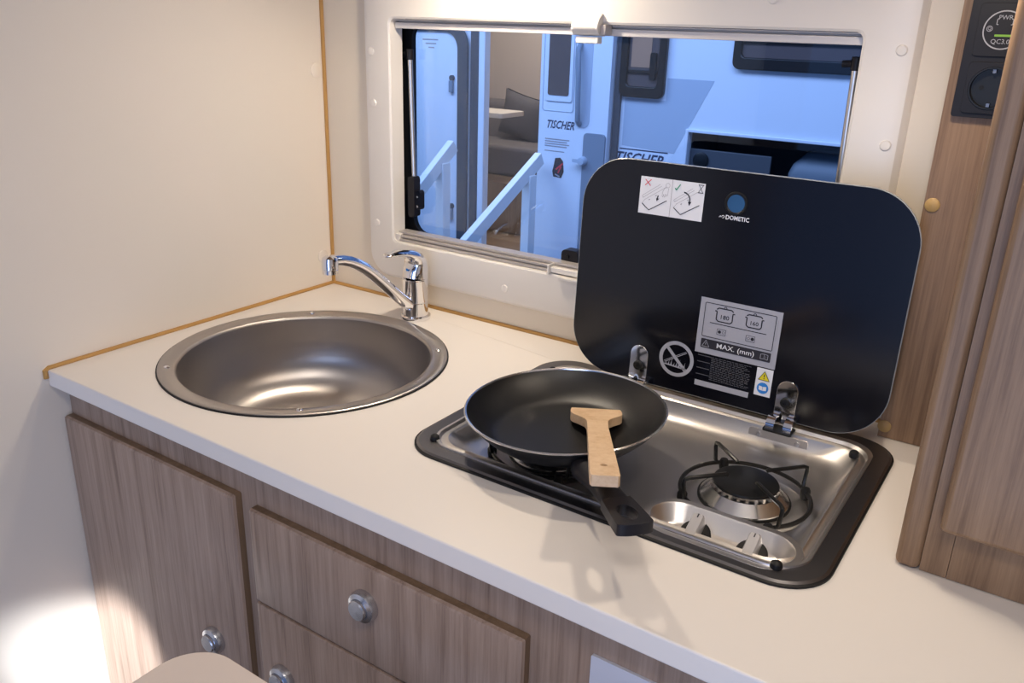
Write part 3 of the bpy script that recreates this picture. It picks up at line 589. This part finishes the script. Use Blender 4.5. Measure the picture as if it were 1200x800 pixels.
# ---- socket strip
so = thing('socket_strip', (1.006, -0.0447, 0.379), 'black socket strip with charger dial and round mains outlet on wood panel', 'socket')
f4 = on_y(-0.0447)
MB().slab(rrect(0.9742,1.0400,0.3790,0.5600,0.003,4), [circ(1.0065,0.4085,0.0207,40)], 0.0, 0.009, f4).build('cover_frame', 'blackplastic', so, bevel=0.002)
for z, ho in ((0.4085, [circ(1.0065,0.4085,0.0205,40)]), (0.4640, [])):
    MB().slab(rrect(0.9825,1.0320,z-0.0250,z+0.0250,0.004,4), ho, 0.0090, 0.0115, f4).build('insert', 'blackplastic', so, bevel=0.001)
CX, CZ = 1.0065, 0.4640
mb = MB(); mb.mat('greyprint').ring((CX,CZ),0.0172,0.0184,0.0118,f4,40)
mb.mat('greyprint').ring((CX-0.0125,CZ+0.0010),0.0022,0.0028,0.0118,f4,16).text('Q',(CX-0.0125,CZ+0.0010),0.004,0.0118,f4).text('QC3.0',(CX-0.001,CZ-0.0110),0.0062,0.0118,f4).text('PWR',(CX,CZ+0.0115),0.0060,0.0118,f4)
mb.pline([(CX-0.0050,CZ+0.0110),(CX-0.0070,CZ+0.0100),(CX-0.0070,CZ+0.0050),(CX-0.0055,CZ+0.0050)],0.0007,0.0118,f4).pline([(CX+0.0050,CZ+0.0110),(CX+0.0070,CZ+0.0100),(CX+0.0070,CZ+0.0050),(CX+0.0055,CZ+0.0050)],0.0007,0.0118,f4)
mb.build('charger_print', None, so, smooth=False, recalc=False)
MB().slab(rrect(CX-0.0070,CX+0.0080,CZ-0.0062,CZ-0.0042,0.0005,2), [], 0.0116, 0.0121, f4).build('charger_light', 'ledglow', so)
MB().lathe([(0.0210,0.0116),(0.0205,0.0128),(0.0192,0.0128),(0.0188,0.0020),(0.0,0.0020)], n=40, fr=lambda u, v, h: f4(1.0065+u, 0.4085+v, h)).build('socket_well', 'black', so)
for dz in (-0.0165, 0.0165): MB().box(1.0050,1.0080,-0.0447-0.010,-0.0447-0.003,0.4085+dz-0.0018,0.4085+dz+0.0018).build('earth_clip', 'flange', so)
for dx in (-0.0095, 0.0095): MB().lathe([(0.0024,0.0022),(0.0024,0.0026),(0,0.0026)], n=12, fr=lambda u, v, h: f4(1.0065+dx+u, 0.4085+v, h)).build('contact_hole', 'rubber', so)

# ------------------------------------------------------------------ table corner in front
tb = thing('dinette_table', (0.70, -0.90, -0.90), 'beige rounded table corner in front of the cabinet doors', 'table')
MB().slab(rrect(0.4515,0.97,-1.16,-0.6480,0.048,10), [], -0.178, -0.150, FR0).build('table_top', 'beige', tb, bevel=0.003)
MB().lathe([(0.028,-0.178),(0.028,-0.885),(0.11,-0.890),(0.11,-0.8995)], (0.72,-0.92,0), 28, cap0=True, cap1=True).build('pedestal', 'satin', tb)

# ------------------------------------------------------------------ show hall behind the window
GZ = -1.90
st(box('show_hall_floor', 'ground', None, -9, 5, 0.10, 9, GZ-0.05, GZ))
st(box('show_hall_wall', 'campgrey', None, -9, 5, 8.9, 9.0, GZ, 3.2))
CY = 4.5
cp = thing('camper', (-1.5, 5.4, GZ), 'white camper body with open entrance and dark windows beyond the glass', 'camper')
fc = on_y(CY)
DX0, DX1 = -2.905, -2.375
MB().slab([(-5.4,-1.45),(1.6,-1.45),(1.6,1.5),(-5.4,1.5)], [[(DX0,-1.33),(DX1,-1.33),(DX1,0.95),(DX0,0.95)], [(-1.19,-0.95),(0.35,-0.95),(0.35,-0.19),(-1.19,-0.19)]], -0.05, 0.0, fc).build('front_wall', 'campwhite', cp)
mb = MB(); mb.box(-5.4,1.6,CY+0.055,6.55,1.40,1.5); mb.box(-5.4,-5.3,CY+0.055,6.55,-1.45,1.395); mb.box(1.5,1.6,CY+0.055,6.55,-1.45,1.395); mb.box(-5.295,1.495,6.45,6.55,-1.45,1.395); mb.build('shell', 'campwhite', cp)
box('cabin_back_wall', 'inner', cp, -4.6, -1.5, 6.30, 6.34, -1.30, 1.38)
box('cabin_side_wall', 'inner', cp, -1.56, -1.50, CY+0.06, 6.29, -1.30, 1.38)
box('cabin_side_wall', 'inner', cp, -4.66, -4.605, CY+0.06, 6.29, -1.30, 1.38)
box('cabin_floor', 'wood2', cp, -4.6, -1.565, CY+0.06, 6.29, -1.36, -1.305)
box('podium', 'wood2', cp, -4.6, -2.3, 5.15, 6.29, -1.30, -0.86)
box('wall_cupboard_edge', 'inner', cp, -2.98, -2.90, 6.20, 6.295, -0.05, 1.30)
box('wall_screen', 'black', cp, -2.90, -2.86, 6.22, 6.28, 0.02, 0.45)
# entrance frame
box('door_frame', 'campwhite', cp, DX0-0.055, DX0+0.002, CY-0.025, CY-0.001, -1.40, 1.0, 0.006)
box('door_seal', 'gasket', cp, DX0-0.14, DX0-0.062, CY-0.018, CY-0.001, -1.40, 1.0, 0.006)
box('door_seal', 'gasket', cp, DX1-0.012, DX1+0.016, CY-0.030, CY-0.001, -1.40, 1.0, 0.004)
# open entrance door folded back against the wall
ed = MB().slab(rrect(-2.352,-1.775,-1.40,0.98,0.04,6), [], 0.03, 0.085, fc).build('entrance_door', 'campwhite', cp, bevel=0.012, seg=3)
MB().slab(rrect(-2.300,-2.075,-0.055,0.80,0.02,4), [], 0.085, 0.094, fc).build('door_window_frame', 'campwhite', ed, bevel=0.004)
MB().slab(rrect(-2.278,-2.102,-0.012,0.78,0.015,4), [], 0.094, 0.098, fc).build('door_window', 'darkpane', ed)
MB().slab(rrect(-2.325,-2.062,-0.125,0.85,0.02,4), [rrect(-2.322,-2.065,-0.122,0.847,0.02,4)], 0.085, 0.089, fc).build('door_window_groove', 'tone', ed)
MB().slab(rrect(-2.045,-1.925,-0.225,0.40,0.05,6), [], 0.0853, 0.0880, fc).build('handle_recess', 'tone', ed, bevel=0.001)
MB().tube([(-2.025,CY-0.09,0.345),(-2.020,CY-0.125,0.31),(-2.005,CY-0.135,0.10),(-2.000,CY-0.135,-0.05),(-2.000,CY-0.12,-0.175),(-2.002,CY-0.09,-0.20)], 0.019, 12).build('grab_handle', 'campgrey', ed)
MB().slab(rrect(-1.955,-1.780,-1.35,-0.255,0.03,5), [], 0.0853, 0.105, fc).build('lock_panel', 'campgrey', ed, bevel=0.006)
MB().lathe([(0.034,0),(0.034,0.03),(0.026,0.045),(0,0.047)], n=24, fr=lambda u, v, h: (-1.945+u, CY-0.105-h, -0.455+v)).build('lock', 'tone', ed)
MB().slab(rrect(-2.020,-1.945,-0.468,-0.442,0.01,4), [], 0.125, 0.140, fc).build('lock_lever', 'tone', ed, bevel=0.004)
mb = MB(); h = 0.0865
mb.mat('navy').text('TISCHER', (-2.168,-0.222), 0.080, h, fc, shear=0.35, sx=0.78, bold=0.0015)
mb.mat('sketch')
for i in range(4): mb.rect(-2.290,-2.080-0.02*(i % 2),-0.330-0.017*i,-0.322-0.017*i,h,fc)
mb.rect(-2.290,-2.12,-0.415,-0.409,h,fc)
mb.mat('ink').poly([(-2.205,-0.600),(-2.135,-0.605),(-2.115,-0.555),(-2.125,-0.480),(-2.150,-0.455),(-2.195,-0.462),(-2.205,-0.520),(-2.215,-0.560)], h, fc)
mb.mat('red').line((-2.185,-0.545),(-2.125,-0.495),0.012,h+0.001,fc).line((-2.165,-0.570),(-2.140,-0.520),0.010,h+0.001,fc)
mb.mat('greyprint').line((-2.19,-0.58),(-2.15,-0.595),0.010,h+0.001,fc)
mb.build('door_lettering', None, ed, smooth=False, recalc=False)
box('dark_gap', 'gasket', cp, -1.768, -1.722, CY-0.03, CY-0.001, -1.40, 1.30)
# second door in the wall with a dark rounded seal
sd = MB().slab(rrect(-4.05,-3.150,-1.38,0.420,0.14,8), [], 0.001, 0.020, fc).build('storage_door', 'campwhite', cp, bevel=0.006)
MB().slab(rrect(-4.10,-3.055,-1.43,0.475,0.19,10), [rrect(-4.05,-3.155,-1.38,0.395,0.13,10)], 0.0205, 0.045, fc).build('door_seal', 'gasket', sd, bevel=0.008)
mb = MB(); mb.mat('sketch')
for i in range(3): mb.rect(-3.52+0.03*i,-3.36-0.02*i,0.325-0.030*i,0.335-0.030*i,0.0215,fc)
mb.build('door_print', None, sd, smooth=False, recalc=False)
for z in (0.05, -0.97):
    MB().lathe([(0.022,0.0),(0.022,0.02),(0,0.022)], n=16, fr=lambda u, v, h: (-3.215+u, CY-0.02-h, z+v)).build('door_latch', 'gasket', sd)
    box('latch_tongue', 'campgrey', sd, -3.235, -3.200, CY-0.05, CY-0.021, z-0.11, z-0.02, 0.004)
# windows
def cwin(x0, x1, z0, z1, nm):
    fo = MB().slab(rrect(x0,x1,z0,z1,0.05,6), [rrect(x0+0.055,x1-0.055,z0+0.075,z1-0.055,0.03,6)], 0.001, 0.040, fc).build('window', 'black', cp, bevel=0.008)
    MB().slab(rrect(x0+0.05,x1-0.05,z0+0.07,z1-0.05,0.03,6), [], 0.002, 0.018, fc).build('pane', 'darkpane', fo)
    box('window_bar', 'black', fo, x0+0.06, x1-0.06, CY-0.034, CY-0.019, z0+0.16, z0+0.185, 0.004)
    box('reflection', 'refl', fo, x0+0.075, x0+0.07+(x1-x0)*0.45, CY-0.021, CY-0.0185, z0+0.20, z1-0.07)  # warm reflection on the pane, painted as a brown panel
    MB().slab(rrect(x1-0.115,x1-0.070,z0+0.12,z0+0.30,0.015,4), [], 0.019, 0.040, fc).build('window_catch', 'black', fo, bevel=0.006)
cwin(-1.735, -1.395, 0.010, 0.62, 'a'); cwin(-0.935, 0.65, 0.232, 0.90, 'b')
MB().slab([(-1.695,-0.325),(-1.290,-0.345),(-1.050,0.150),(-1.385,0.150),(-1.385,0.0),(-1.695,0.0)], [], 0.0006, 0.0016, fc).build('wall_patch', 'tone', cp)  # flat blue-grey patch, darker than the wall around it
mb = MB(); mb.mat('navy').text('TISCHER', (-1.560,-0.412), 0.105, 0.002, fc, shear=0.35, sx=0.95, bold=0.002); mb.rect(-1.71,-1.335,-0.352,-0.344,0.002,fc)
mb.build('wall_lettering', None, cp, smooth=False, recalc=False)
# open hatch in the wall
MB().slab([(-1.212,-0.972),(0.372,-0.972),(0.372,-0.168),(-1.212,-0.168)], [[(-1.19,-0.95),(0.35,-0.95),(0.35,-0.19),(-1.19,-0.19)]], 0.001, 0.022, fc).build('hatch_frame', 'campwhite', cp, bevel=0.005)
mb = MB(); mb.box(-1.24,0.40,CY+0.60,CY+0.62,-1.0,-0.15); mb.box(-1.24,-1.21,CY+0.052,CY+0.598,-1.0,-0.15); mb.box(0.37,0.40,CY+0.052,CY+0.598,-1.0,-0.15); mb.box(-1.205,0.365,CY+0.052,CY+0.598,-1.0,-0.965); mb.box(-1.205,0.365,CY+0.052,CY+0.598,-0.175,-0.15); mb.build('hatch_compartment', 'hatchin', cp)
box('hatch_flap', 'gasket', cp, -1.185, -0.62, CY+0.03, CY+0.05, -0.945, -0.30, 0.006)
MB().lathe([(0.055,0.0),(0.055,0.012),(0.035,0.02),(0,0.022)], n=24, fr=lambda u, v, h: (-1.10+u, CY+0.03-h, -0.375+v)).build('hatch_lock', 'black', cp)
# grey box in the hatch
gb = thing('storage_box', (-0.15, 4.75, -0.965), 'grey plastic box with rounded lid inside the open hatch', 'box')
MB().loft([[(p[0],p[1],z) for p in rrect(-0.50+d,0.20-d,4.57+d,5.02-d,0.05,5)] for d, z in ((0.02,-0.9645),(0.0,-0.46),(0.0,-0.45))], True, True).build('box_body', 'boxgrey', gb)
MB().loft([[(p[0],p[1],z) for p in rrect(-0.52+d,0.22-d,4.56+d,5.03-d,0.06,5)] for d, z in ((0.0,-0.448),(0.0,-0.40),(0.02,-0.34),(0.08,-0.27),(0.15,-0.245))], True, True).build('box_lid', 'boxgrey', gb)
# steps and handrails in front of the entrance
sr = thing('entrance_steps', (-2.64, 3.9, GZ), 'white wooden steps with two handrails at the camper entrance', 'steps')
def barb(name, a, b, wd, ht):
    a = Vector(a); b = Vector(b); t = (b-a).normalized(); n = Vector((1,0,0)); k = t.cross(n).normalized()
    lo = [[p + n*sx*wd/2 + k*sz*ht/2 for sx, sz in ((-1,-1),(1,-1),(1,1),(-1,1))] for p in (a, b)]
    return MB().loft(lo, True, True).build(name, 'railwood', sr, bevel=0.004)
barb('handrail', (-2.284,3.009,-1.178), (-2.284,4.34,-0.464), 0.055, 0.095)
barb('handrail', (-2.841,3.009,-1.10), (-2.841,4.006,-0.396), 0.055, 0.095)
for (x, y, zt) in ((-2.284,4.21,-0.575),(-2.284,3.205,-1.11),(-2.841,3.888,-0.51),(-2.841,3.155,-1.04)):
    box('post', 'railwood', sr, x-0.035, x+0.035, y-0.045, y+0.045, GZ+0.001, zt, 0.004)
for i in range(3):
    y0 = 3.22+0.36*i; z = GZ+0.15*(i+1)
    box('tread', 'railwood', sr, -2.80, -2.325, y0, y0+0.34, z-0.03, z, 0.004)
    box('riser', 'railwood', sr, -2.80, -2.325, y0+0.31, y0+0.34, GZ+0.001, z-0.031, 0.002)
# dinette inside the other camper
sf = thing('bench_sofa', (-3.5, 5.95, -0.86), 'dark upholstered bench inside the other camper', 'sofa')
box('seat', 'sofa', sf, -4.5, -2.75, 5.45, 6.02, -0.859, -0.585, 0.04, 3)
box('backrest', 'sofa', sf, -4.5, -2.75, 6.03, 6.29, -0.859, -0.245, 0.05, 3)
def pillow(name, cx, cy, cz, hw, hh, th, rot, label):
    n = 10; mb = MB(); R = Matrix.Rotation(rot, 3, 'Y'); top = []; bot = []
    for j in range(n+1):
        for i in range(n+1):
            a, b = 2*i/n-1, 2*j/n-1; k = th*max(0.03, (1-a**4)*(1-b**4))**0.5; e = 1-0.07*(1-a*a)*abs(b) ; g = 1-0.07*(1-b*b)*abs(a)
            for lst, s in ((top,-1),(bot,1)): lst.append(Vector((cx,cy,cz)) + R @ Vector((a*hw*g, s*k, b*hh*e)))
    q = [(j*(n+1)+i, j*(n+1)+i+1, (j+1)*(n+1)+i+1, (j+1)*(n+1)+i) for j in range(n) for i in range(n)]
    mb.add(top, q); mb.add(bot, [f[::-1] for f in q])
    return tag(mb.build(name, 'cushion', None, angle=80), label, 'cushion', None)
pillow('cushion', -3.46, 5.90, -0.365, 0.25, 0.21, 0.085, math.radians(12), 'dark cushion with raised corner leaning on the bench in the other camper')
pillow('cushion', -2.97, 5.92, -0.375, 0.20, 0.20, 0.08, math.radians(-6), 'dark upright cushion at the doorway end of the bench')
dt = thing('pedestal_table', (-3.75, 5.25, -0.86), 'pale pedestal table inside the other camper', 'table')
MB().slab(rrect(-4.25,-3.13,5.05,5.42,0.04,5), [], -0.295, -0.255, FR0).build('table_top', 'lighttop', dt, bevel=0.006)
MB().lathe([(0.035,-0.296),(0.035,-0.84),(0.13,-0.845),(0.13,-0.8595)], (-3.75,5.25,0), 20, cap0=True, cap1=True).build('pedestal', 'satin', dt)
lamp('cabin_light', 'AREA', (-3.1, 5.4, 1.30), 42.0, (1.0, 0.82, 0.66), (-3.1, 5.4, 0), shape='RECTANGLE', size=0.8, size_y=0.5)
